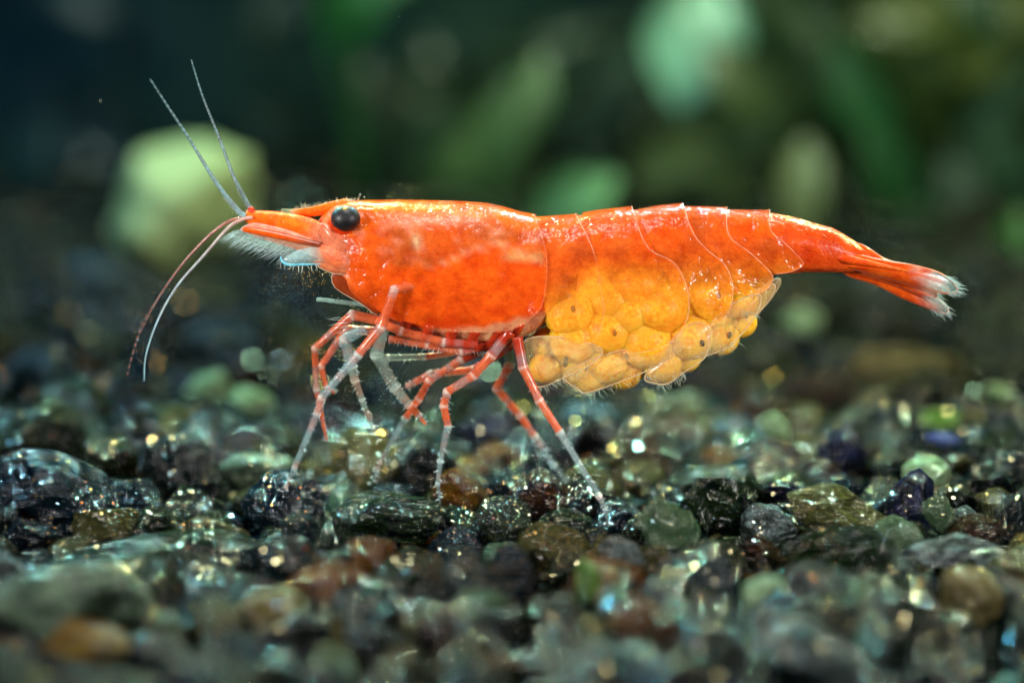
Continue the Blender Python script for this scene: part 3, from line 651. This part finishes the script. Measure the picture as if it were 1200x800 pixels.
# eggs
def ball(r3, n=24, m=14):
    mb = MB(); rows = []
    for i in range(1, m):
        a = math.pi * i / m
        rows.append([mb.vert((r3[0] * math.sin(a) * math.cos(2 * math.pi * j / n), r3[1] * math.sin(a) * math.sin(2 * math.pi * j / n), r3[2] * math.cos(a))) for j in range(n)])
    t = mb.vert((0, 0, r3[2])); d = mb.vert((0, 0, -r3[2]))
    for A, B_ in zip(rows, rows[1:]):
        for j in range(n): mb.f.append((A[j], B_[j], B_[(j + 1) % n], A[(j + 1) % n]))
    for j in range(n): mb.f.append((t, rows[0][j], rows[0][(j + 1) % n])); mb.f.append((d, rows[-1][(j + 1) % n], rows[-1][j]))
    return mb
EGGS = [(640, 430, 19, -.34), (666, 366, 30, -.42), (674, 398, 29, -.38), (716, 352, 28, -.34), (712, 388, 31, -.40), (748, 334, 29, -.38), (772, 362, 31, -.42), (738, 368, 28, -.40), (757, 401, 32, -.40), (710, 424, 27, -.34),
        (692, 440, 20, -.30), (730, 434, 23, -.24), (777, 427, 22, -.34), (808, 394, 29, -.34), (833, 347, 28, -.38), (808, 352, 24, -.24), (866, 352, 22, -.30), (844, 395, 22, -.26), (672, 428, 24, -.26),
        (868, 378, 18, -.15), (648, 404, 24, -.16), (803, 418, 19, -.15), (838, 374, 22, -.16), (690, 332, 22, -.3), (780, 390, 26, -.05), (690, 400, 26, .05), (770, 350, 27, .1), (720, 400, 28, .15), (815, 390, 26, .15), (660, 400, 26, .15), (745, 420, 26, .2)]
SPOTS = {1: (5, -9), 2: (-10, 17), 4: (7, -4), 7: (-18, 12), 8: (-23, 13), 9: (-24, 6), 6: (-8, 23), 12: (-5, 17), 13: (13, 3), 14: (7, -6), 16: (8, 14), 10: (14, 4), 18: (-10, -6), 17: (9, -6)}
egg_me = ball((1, 1, 1)).build('egg', M_egg); egg_data = egg_me.data; bpy.data.objects.remove(egg_me)
sp_o = ball((1, 1, 1), 10, 8).build('eye_spot', M_spot); sp_data = sp_o.data; bpy.data.objects.remove(sp_o)
for i, (px, py, r, y) in enumerate(EGGS):
    o = bpy.data.objects.new('egg', egg_data); COL.objects.link(o); o.parent = shrimp; rr = random.Random(i)
    y = y * .8 + .13 if y < 0 else y
    o.location = P(px, py, y); o.scale = (r / 100 * rr.uniform(.98, 1.12), r / 100 * .95, r / 100 * rr.uniform(.92, 1.0)); o.rotation_euler = (rr.uniform(0, 6), rr.uniform(-.3, .3), rr.uniform(-.3, .3))
    s = SPOTS.get(i)
    if s:
        q = bpy.data.objects.new('eye_spot', sp_data); COL.objects.link(q); q.parent = o
        M_ = Matrix.LocRotScale(o.location, o.rotation_euler, o.scale)
        dx, dz = s[0] / r, -s[1] / r; l2 = dx * dx + dz * dz
        if l2 > .85: k = math.sqrt(.85 / l2); dx *= k; dz *= k
        dy = -math.sqrt(1 - dx * dx - dz * dz)
        wp = o.location + Vector((dx * o.scale.x, dy * o.scale.x, dz * o.scale.x)) * 1.0
        q.matrix_parent_inverse = M_.inverted(); q.location = wp; q.scale = (.026, .02, .042); q.rotation_euler = (0, rr.uniform(-.6, .6), 0)

# thin flaps: swimmerets, antennal scale, tail blades
def blade(name, outline, y, dome, thick, colf, mat, parent=shrimp, rim=None, smooth=5, tilt=(0, 0)):
    O = catmull(outline, smooth, True); cx = sum(q[0] for q in O) / len(O); cy = sum(q[1] for q in O) / len(O); b = MB(); L = []
    yy = lambda px, py, k: y - dome * (1 - k * k) + (px - cx) * tilt[0] + (py - cy) * tilt[1]
    for lay in (0, 1):
        rr = []
        for k in (1, .93, .75, .5, .25):
            rr.append([b.vert(P(cx + (q[0] - cx) * k, cy + (q[1] - cy) * k, yy(cx + (q[0] - cx) * k, cy + (q[1] - cy) * k, k) + lay * thick), colf(cx + (q[0] - cx) * k, cy + (q[1] - cy) * k, k)) for q in O])
        L.append((rr, b.vert(P(cx, cy, yy(cx, cy, 0) + lay * thick), colf(cx, cy, 0))))
    n = len(O)
    for lay, (rr, c) in enumerate(L):
        for A, B_ in zip(rr, rr[1:]):
            for j in range(n): b.f.append((A[j], A[(j + 1) % n], B_[(j + 1) % n], B_[j]) if not lay else (A[(j + 1) % n], A[j], B_[j], B_[(j + 1) % n]))
        for j in range(n): b.f.append((rr[-1][j], rr[-1][(j + 1) % n], c))
    for j in range(n): b.f.append((L[0][0][0][j], L[1][0][0][j], L[1][0][0][(j + 1) % n], L[0][0][0][(j + 1) % n]))
    o = b.build(name, mat, parent)
    if rim:
        m = MB(); pts = [P(q[0], q[1], yy(q[0], q[1], 1) + thick / 2) for q in O]; pts.append(pts[0]); m.tube(pts, rim[0], rim[1], 5); m.build('blade_rim', M_rim, o)
    return o
def fringe(parent, pts, y, length, ang, n, col, r=.006, spread=25, seed=1, jy=.05):
    rr = random.Random(seed); m = MB(); pp = resample(catmull(pts, 6), n)
    for (px, py) in pp:
        a = R(ang + rr.uniform(-spread, spread)); L = length * rr.uniform(.5, 1.15); yv = y + rr.uniform(-jy, jy)
        m.hair(P(px, py, yv), P(px + L * math.cos(a), py - L * math.sin(a), yv + rr.uniform(-.03, .03)), r * rr.uniform(.7, 1.2), col, (rr.uniform(-.02, .02), 0, rr.uniform(-.01, .01)))
    o = m.build('bristles', M_hair, parent); o['kind'] = 'stuff'; return o
C_WH = (*lin((225, 235, 230)), .7)
pale = lambda a, warm: (lambda px, py, k: (*mix(lin((240, 215, 160)), lin((250, 165, 60)), warm * (.6 + .4 * noise.noise((px * .04, py * .04, 3)))), a * (.8 + .5 * noise.noise((px * .05, py * .05, 7)))))
RIMW = (.008, (*lin((240, 205, 165)), .65))
SW = [([(612, 404), (640, 394), (690, 402), (706, 412), (690, 428), (655, 445), (634, 453), (620, 447)], -.44, .5), ([(662, 437), (720, 412), (800, 400), (785, 420), (750, 438), (692, 459), (677, 456)], -.40, .6),
      ([(756, 440), (790, 395), (815, 378), (832, 385), (827, 417), (802, 436), (783, 449), (768, 449)], -.38, .6), ([(812, 416), (845, 365), (885, 345), (892, 352), (884, 372), (862, 399), (842, 412)], -.34, .6), ([(868, 362), (895, 338), (908, 334), (904, 347), (886, 368)], -.28, .7)]
for i, (ol, y, wm) in enumerate(SW):
    o = blade('swimmeret', ol, y, .10, .03, pale(.22, wm), M_clear, rim=RIMW)
    low = sorted(ol, key=lambda q: q[0])
    fringe(o, [ol[len(ol) // 2], ol[len(ol) // 2 + 1], ol[-2], ol[-1]][::-1] if False else [q for q in ol if q[1] > sum(p[1] for p in ol) / len(ol)], y, 11, -65, 40, (*lin((210, 215, 190)), .45), .004, 35, i)
    blade('swimmeret', [(q[0] + 6, q[1] - 7) for q in ol], -y * .8, .05, .03, pale(.22, wm), M_clear, rim=RIMW)

# eyes and head
def ball_at(name, px, py, y, r3, mat, rot=(0, 0, 0), parent=shrimp):
    o = ball(r3, 32, 20).build(name, mat, parent); o.location = P(px, py, y); o.rotation_euler = rot; return o
e1 = ball_at('eye', 405, 256, -.36, (.172, .16, .152), M_eye)
pm = ball((.036, .012, .04), 16, 8).build('pupil', M_pupil, e1); pm.location = Vector((0, -.156, .006))
gl = ball((.018, .008, .014), 12, 8).build('eye_highlight', plain('highlight_gold', (.8, .5, .08), .3, metal=.8), e1); gl.location = Vector((0, -.10, .122))  # small gold ball standing in for the highlight on the eye
e2 = ball_at('eye', 407, 248, .38, (.17, .16, .15), M_eye)
for s, yy in ((-1, -.2), (1, .2)):
    m = MB(); a = P(390, 270, yy * .4); c = P(404, 259, -.34) if s < 0 else P(407, 251, .36)
    m.tube([a, a.lerp(c, .5), c], [.11, .13, .15], [(*C_RED, 1)] * 3, 14); m.build('eye_stalk', M_body, shrimp)
# rostrum: a blade-like spike running forward over the eyes
m = MB(); pts = catmull([(408, 240), (390, 243), (372, 247), (354, 249.5), (340, 248.5), (329, 246)], 6)
m.tube([P(q[0], q[1], 0) for q in pts], [.075 * (1 - i / (len(pts))) ** .55 + .004 for i in range(len(pts))], [(*mix(C_HOT, lin((120, 150, 130)), sstep(352, 338, q[0])), 1 - .5 * sstep(350, 335, q[0])) for q in pts], 12, .6)
m.k = [.8] * len(m.v); ro = m.build('rostrum', M_body, shrimp)
fringe(ro, [(345, 246), (365, 243), (385, 239), (420, 235)], 0, 7, 80, 40, (*lin((235, 215, 180)), .7), .004, 40, 3)
blade('eye_socket', [(376, 262), (395, 268), (415, 282), (408, 300), (390, 300), (378, 285)], -.30, .10, .05, lambda px, py, k: (*mix(C_PINK, C_OR, .3), .9), M_limb)
# antennule stalk (upper) with its rough orange top
m = MB(); pts = catmull([(402, 288), (385, 282), (365, 272), (345, 264), (318, 259), (298, 256), (288, 254)], 6)
m.tube([P(q[0], q[1], -.16) for q in pts], [interp([(286, .055), (296, .085), (320, .105), (350, .135), (370, .15), (402, .19)], q[0], 1) for q in pts],
       [(*mix(C_HOT, C_PINK, sstep(352, 378, q[0])), 1) for q in pts], 18, .8)
m.k = [.75 if v[2] > P(340, 262, -.16).z else 0 for v in m.v]; m.build('antennule_stalk', M_body, shrimp)
m = MB(); m.tube([P(q[0], q[1] - 3, .22) for q in pts], [interp([(286, .05), (320, .09), (370, .13), (402, .15)], q[0], 1) for q in pts], [(*C_OR, 1)] * len(pts), 14); m.build('antennule_stalk', M_body, shrimp)
blade('antennule_tip', [(291, 244), (297, 243), (300, 252), (292, 255)], -.17, .03, .06, lambda px, py, k: (*C_RED, 1), M_limb)
# antennal scale: long pinkish blade with red outer edge and a white fringe
blade('antennal_scale', [(283, 268), (300, 262), (340, 269), (380, 280), (400, 293), (385, 303), (350, 293), (310, 280), (290, 273)], -.24, .05, .03,
      lambda px, py, k: (*mix(C_PINK, lin((235, 190, 170)), .5 * noise.noise((px * .05, py * .1, 0)) + .3), .72), M_limb, rim=(.009, (*lin((245, 200, 190)), .8)))
m = MB(); pts = catmull([(285, 268.5), (300, 271), (330, 277), (355, 283), (376, 287)], 6)
m.tube([P(q[0], q[1], -.31) for q in pts], [.028 + .014 * math.sin(math.pi * i / (len(pts) - 1)) for i in range(len(pts))], [(*mix(C_OR, lin((140, 60, 40)), sstep(320, 370, q[0])), 1) for q in pts], 10); m.build('scale_edge', M_limb, shrimp)
hair_o = None
sc1 = blade('scale_web', [(270, 274), (288, 268), (320, 277), (352, 288), (350, 296), (330, 294), (305, 288), (282, 281)], -.2, .02, .02, lambda px, py, k: (*lin((200, 222, 215)), .28), M_clear)
fringe(sc1, [(270, 272), (280, 278), (300, 285), (320, 291), (342, 296)], -.22, 20, 212, 120, (*lin((215, 232, 232)), .34), .004, 16, 5, .06)
fringe(sc1, [(273, 270), (290, 272), (320, 280), (345, 290)], -.24, 24, 222, 90, (*lin((215, 232, 232)), .3), .0035, 12, 6, .05)
# antenna base and clear lower scale with blue edge
blade('antenna_base', [(372, 290), (384, 283), (402, 285), (416, 298), (416, 316), (404, 320), (388, 317), (376, 306)], -.30, .14, .12, lambda px, py, k: (*mix(C_PINK, C_OR, .35 + .6 * noise.noise((px * .06, py * .06, 2))), 1), M_body)
blade('lower_scale', [(331, 305), (338, 299), (352, 292), (372, 290), (392, 300), (396, 310), (378, 309.5), (350, 309.5), (336, 310)], -.33, .05, .03, lambda px, py, k: (*mix(lin((185, 215, 218)), C_PALE, sstep(355, 385, px)), .34), M_clear)
m = MB(); pts = catmull([(329, 300), (330, 305), (337, 310), (355, 310), (376, 309.5)], 6); m.tube([P(q[0], q[1], -.34) for q in pts], [.004 + .010 * math.sin(math.pi * i / (len(pts) - 1)) for i in range(len(pts))], (*lin((120, 210, 240)), .75), 8); lo_e = m.build('lower_scale_edge', M_rim, shrimp)
fringe(lo_e, [(330, 306), (345, 311), (370, 311)], -.34, 9, -80, 9, C_WH, .004, 25, 8)
blade('cheek_plate', [(368, 307), (385, 305), (410, 312), (414, 320), (396, 321), (380, 316)], -.32, .04, .04, lambda px, py, k: (*mix(C_OR, C_PALE, .5), .85), M_limb, rim=(.008, (*lin((250, 225, 200)), .85)))
blade('jaw_plate', [(390, 320), (400, 321), (414, 330), (432, 352), (446, 362), (440, 368), (424, 356), (393, 337)], -.26, .05, .06, lambda px, py, k: (*lin((150, 56, 22)), .9), M_limb, smooth=3, rim=(.007, (*lin((245, 210, 180)), .8)))
m = MB(); pts = catmull([(371, 351), (378, 351), (400, 354), (425, 357), (440, 360)], 5); m.tube([P(q[0], q[1], -.2) for q in pts], [.03 * (1 - .3 * abs(i / len(pts) - .5)) for i in range(len(pts))], (*lin((150, 175, 165)), .5), 8); m.build('mouth_palp', M_clear, shrimp)

# antennae
def antenna(label, pts, y0, y1, r0, r1, c0, c1, beads=0.0, hair=0):
    r0 *= .9; r1 *= .62; beads *= .6
    q = resample(catmull(pts, 10), 90); m = MB(); n = len(q)
    m.tube([P(a, b_, y0 + (y1 - y0) * i / n) for i, (a, b_) in enumerate(q)], [(r0 + (r1 - r0) * (i / n) ** .7) * (1 + beads * (i % 2)) for i in range(n)],
           [mix(c0, c1, (i / n) ** .6 ) if not (beads and i % 3 == 0) else mix(c0, c1, .2) for i in range(n)], 8)
    o = m.build('antenna', M_limb, shrimp); o['label'] = label
    if hair: fringe(o, [(a - 1, b_ + 1) for a, b_ in pts[:3]], y0, 4, 190, hair, C_WH, .003, 20, 4)
GB = (*lin((150, 168, 178)), .8); BG = (*lin((105, 132, 145)), .5)
antenna('upright antenna leaning forward', [(288, 253), (282, 250), (265, 230), (247.5, 205), (220, 160), (200, 130), (176, 93)], -.2, -.35, .038, .013, GB, BG, .12, 22)
antenna('upright antenna standing steeper', [(297, 250), (294, 246), (280, 220), (271, 200), (255, 157), (237, 112), (224, 70)], -.1, .5, .034, .013, (*lin((130, 140, 145)), .8), BG, .12, 16)
antenna('beaded reddish antenna curving down', [(300, 253), (280, 256), (262, 263), (240, 281), (212.5, 311), (185, 350), (163, 391), (148, 443)], -.12, .15, .026, .009, (*lin((200, 110, 90)), .85), (*lin((125, 118, 125)), .6), .3)
antenna('smooth pale antenna curving down', [(296, 255), (284, 257), (267, 267.5), (240, 298), (207, 336), (185, 375), (171, 416), (169, 446)], -.24, -.4, .026, .011, (*lin((215, 150, 135)), .95), (*lin((150, 185, 205)), .85))

# walking legs
WHT = (*lin((226, 226, 220)), .9); CLR = (*lin((150, 168, 176)), .36); RD = (*lin((222, 96, 58)), .60); DR = (*lin((176, 48, 24)), .92); GR = (*lin((150, 164, 156)), .34)
def leg(joints, cols, y0, y1, label=None, spines=True, seed=0, name='leg'):
    """joints (px, py, radius px); one continuous tapering tube that thickens and whitens at each joint"""
    rr = random.Random(seed); pts = []; rad = []; col = []; n = len(joints); m = MB(); sp = MB()
    for i in range(n - 1):
        a, b_ = joints[i], joints[i + 1]; c = cols[min(i, len(cols) - 1)]; L = math.dist(a[:2], b_[:2])
        for t in ([0, .07, .14, .25, .38, .5, .62, .75, .86, .93] if i < n - 2 else [0, .07, .14, .25, .38, .5, .62, .75, .86, .93, 1]):
            px, py = a[0] + (b_[0] - a[0]) * t, a[1] + (b_[1] - a[1]) * t; y = y0 + (y1 - y0) * (i + t) / (n - 1)
            if len(a) > 3: y = a[3] + (b_[3] - a[3]) * t
            r = (a[2] + (b_[2] - a[2]) * t) / 100; j = max(0, 1 - min(t, 1 - t) * L / 6.0) if n > 2 else 0
            r *= .77 * (1 + .12 * j if 0 < i + t < n - 1.05 else 1) * (1 + .04 * noise.noise((px * .3, py * .3, seed)))
            bn = noise.noise((px * .11 + seed * 7, py * .11, 1.5)); cc = c
            cc = mix(cc, CLR if c in (RD, DR) else RD, sstep(.05, .4, bn) * ((.18 if name == 'maxilliped' else .42) if c in (RD, DR) else .40))
            if i > 0: cc = mix(cc, WHT, .5 * max(0, 1 - t * L / 3.5))
            if i < n - 2: cc = mix(cc, WHT, .4 * max(0, 1 - (1 - t) * L / 2.5))
            pts.append(P(px, py, y)); rad.append(r); col.append(cc)
            if spines and i >= 1:
                for _ in range(2):
                    if rr.random() < .28:
                        ang = math.atan2(-(b_[1] - a[1]), b_[0] - a[0]) + rr.choice((-1, 1)) * R(rr.uniform(35, 75)); ll = rr.uniform(2, 6.5)
                        sx, sy = px + math.cos(ang) * r * 70, py - math.sin(ang) * r * 70
                        sp.hair(P(sx, sy, y - r * .3), P(sx + math.cos(ang) * ll, sy - math.sin(ang) * ll, y - r * .3 - .02), .0034, (*lin((215, 225, 225)), .6))
    m.tube(pts, rad, col, 12); o = m.build(name, M_limb, shrimp)
    if label: o['label'] = label
    if spines and sp.v: s = sp.build('bristles', M_hair, o); s['kind'] = 'stuff'
    return o
leg([(520, 338, 8, -.25), (490, 334, 8, -.42), (462, 339, 6.5, -.62), (447, 383, 7.5, -.6), (420, 415, 7, -.58), (377, 466, 6, -.58), (372, 484, 5.5, -.58), (345, 548, 4.2, -.6), (336, 570, 2.0, -.6), (334, 575, 1, -.6)], [RD, RD, RD, RD, CLR, RD, CLR, CLR, RD], -.55, -.6, 'long pale banded foremost leg reaching straight to the gravel', seed=1)
leg([(455, 378, 8), (413, 369, 8), (369, 408, 5.5), (371, 456, 5), (375, 478, 4), (383, 516, 1.5)], [RD, RD, RD, RD, RD], -.1, .1, seed=2)
leg([(440, 388, 7), (406, 386, 7), (376, 429, 5), (382, 452, 4), (392, 460, 2)], [RD, RD, RD, RD], .2, .3, seed=3)
leg([(428, 385, 7), (404, 398, 9), (412, 430, 8.5), (416, 446, 6), (424, 468, 5), (436, 500, 3.5), (443, 516, 1.2)], [CLR, CLR, GR, GR, GR, GR], -.35, -.3, 'short translucent claw leg with hairy banded tip', seed=4)
leg([(450, 385, 8), (441, 416, 9.5), (463, 454, 9), (479, 474, 6.5), (490, 486, 5), (499, 497, 1.6)], [GR, GR, GR, RD, RD], -.3, -.1, 'wide translucent claw leg crossing behind', seed=5)
leg([(590, 400, 7), (541, 421, 7), (503, 446, 6), (491, 467, 5.5), (475, 490, 5), (441, 550, 3.6), (434, 568, 1.6)], [DR, RD, RD, RD, CLR, CLR], -.1, .15, seed=6)
leg([(600, 405, 6), (555, 433, 6), (505, 438, 6), (476, 453, 4.5)], [DR, RD, RD], .2, .35, seed=7)
leg([(598, 388, 9), (576, 416, 8), (555, 440, 7), (524, 459, 6.5), (520, 475, 6), (525, 499, 5.6), (516, 540, 4.2), (513, 566, 3.4), (515.5, 590, 1.4)], [DR, RD, RD, RD, RD, CLR, CLR, CLR], -.42, -.5, 'straight red middle leg ending in a thin clear foot', seed=8)
leg([(596, 398, 8), (597, 428, 7), (582, 455, 6.5), (609, 486, 6), (626, 510, 5), (648, 544, 4), (666, 564, 2)], [GR, RD, RD, RD, CLR, CLR], .35, .8, 'far hind leg, paler and slightly blurred', seed=9)
leg([(606, 395, 8), (613, 430, 7.5), (632, 469, 6.5), (656, 506, 5.8), (702, 581, 4.5), (709, 596, 3.6), (713, 614, 1.4)], [DR, RD, RD, CLR, CLR, CLR], -.5, -.8, 'hindmost leg, red above and clear below, reaching back', seed=10)
leg([(560, 404, 7), (520, 401, 7), (470, 388, 7.5), (440, 375, 7)], [DR, RD, RD], -.36, -.36, name='maxilliped', seed=11)
fringe(shrimp, [(452, 396), (490, 404), (530, 410), (570, 412)], -.34, 8, -80, 46, (*lin((225, 220, 205)), .5), .0035, 35, 41)
fringe(shrimp, [(398, 372), (410, 380), (424, 390)], -.3, 26, 186, 7, (*lin((190, 205, 205)), .5), .004, 14, 42)
leg([(590, 400, 7), (540, 412, 7), (500, 404, 6.5), (455, 397, 6)], [DR, RD, RD], -.28, -.3, name='maxilliped', seed=12)
leg([(545, 412, 4), (497, 418, 5), (455, 419, 5), (440, 416, 3)], [RD, GR, GR], .1, .1, name='maxilliped', seed=13)
for k, (px, py) in enumerate(((474, 384), (500, 391), (527, 396), (553, 398), (580, 396), (604, 390))):
    m = MB(); q = catmull([(px + 5, py - 12), (px, py), (px - 5, py + 7), (px - 8, py + 14)], 4)
    m.tube([P(a, c, -.40 + .02 * i) for i, (a, c) in enumerate(q)], [.07 - .003 * i for i in range(len(q))], [mix((*C_RED, .8), DR, min(1, .3 + i / 7 + .5 * noise.noise((a * .1, c * .2, k)))) for i, (a, c) in enumerate(q)], 12)
    m.build('leg_base', M_limb, shrimp)

# tail fan
def tailcol(px, py, k):
    n = noise.noise((px * .05, py * .12, 3)); t = sstep(1068, 1122, px + 30 * n)
    return (*mix(mix(C_RED, C_HOT, .4 + .6 * n), lin((185, 212, 212)), t), .95 - .74 * t)
RIMR = (.010, (*lin((235, 120, 90)), .8))
u0 = blade('tail_blade', [(978, 306), (1000, 309), (1045, 322), (1085, 340), (1108, 358), (1110, 367), (1096, 364), (1060, 350), (1025, 333), (992, 322)], .02, .03, .04, tailcol, M_limb, rim=RIMR)
u1 = blade('tail_blade', [(985, 284), (1010, 287), (1036, 303), (1060, 312), (1085, 330), (1098, 346), (1086, 348), (1050, 334), (1005, 316)], -.06, .05, .04, tailcol, M_limb, rim=RIMR)
u2 = blade('tail_blade', [(972, 300), (990, 295), (1030, 304), (1075, 312), (1105, 322), (1122, 338), (1112, 344), (1085, 338), (1040, 326), (1000, 315), (978, 310)], -.18, .06, .04, tailcol, M_limb, rim=RIMR)
blade('tail_blade', [(975, 304), (1030, 306), (1080, 318), (1112, 340), (1090, 342), (1035, 326)], .22, .05, .04, tailcol, M_limb, rim=RIMR)
m = MB(); pts = catmull([(972, 300), (990, 303), (1015, 308), (1045, 314), (1065, 318)], 6); m.tube([P(q[0], q[1], -.14 - .1 * min(1, i / 6)) for i, q in enumerate(pts)], [.07 * (1 - .95 * i / len(pts)) * min(1, .2 + i / 8) for i in range(len(pts))], [(*mix(C_RED, C_HOT, i / len(pts)), 1) for i in range(len(pts))], 12); m.build('tail_stem', M_body, shrimp)
TB = (*lin((205, 225, 225)), .42)
fringe(u2, [(1104, 322), (1118, 332), (1120, 340), (1108, 344)], -.16, 14, -20, 60, TB, .004, 18, 31)
fringe(u1, [(1086, 332), (1098, 343), (1094, 348), (1080, 346)], -.05, 14, -32, 45, TB, .004, 16, 32)
fringe(u0, [(1100, 350), (1110, 360), (1108, 367), (1090, 362)], .02, 12, -45, 50, TB, .004, 20, 33)

# specks drifting in the water, too small to pick apart
m = MB(); rr = random.Random(9)
for (px, py) in [(378, 321), (422, 228), (118, 118), (468, 20), (427, 231)]:
    c = P(px, py, rr.uniform(-.8, .4)); r = rr.uniform(.006, .012)
    ids = [m.vert(c + Vector(d) * r, (*lin((215, 220, 190)), .8)) for d in ((1, 0, 0), (-1, 0, 0), (0, 1, 0), (0, -1, 0), (0, 0, 1), (0, 0, -1))]
    for a in (0, 1):
        for b2 in (2, 3):
            for c2 in (4, 5): m.f.append((ids[a], ids[b2], ids[c2]))
tag(m.build('drifting_specks', M_hair), 'tiny pale specks drifting in the water', 'specks', kind='stuff')
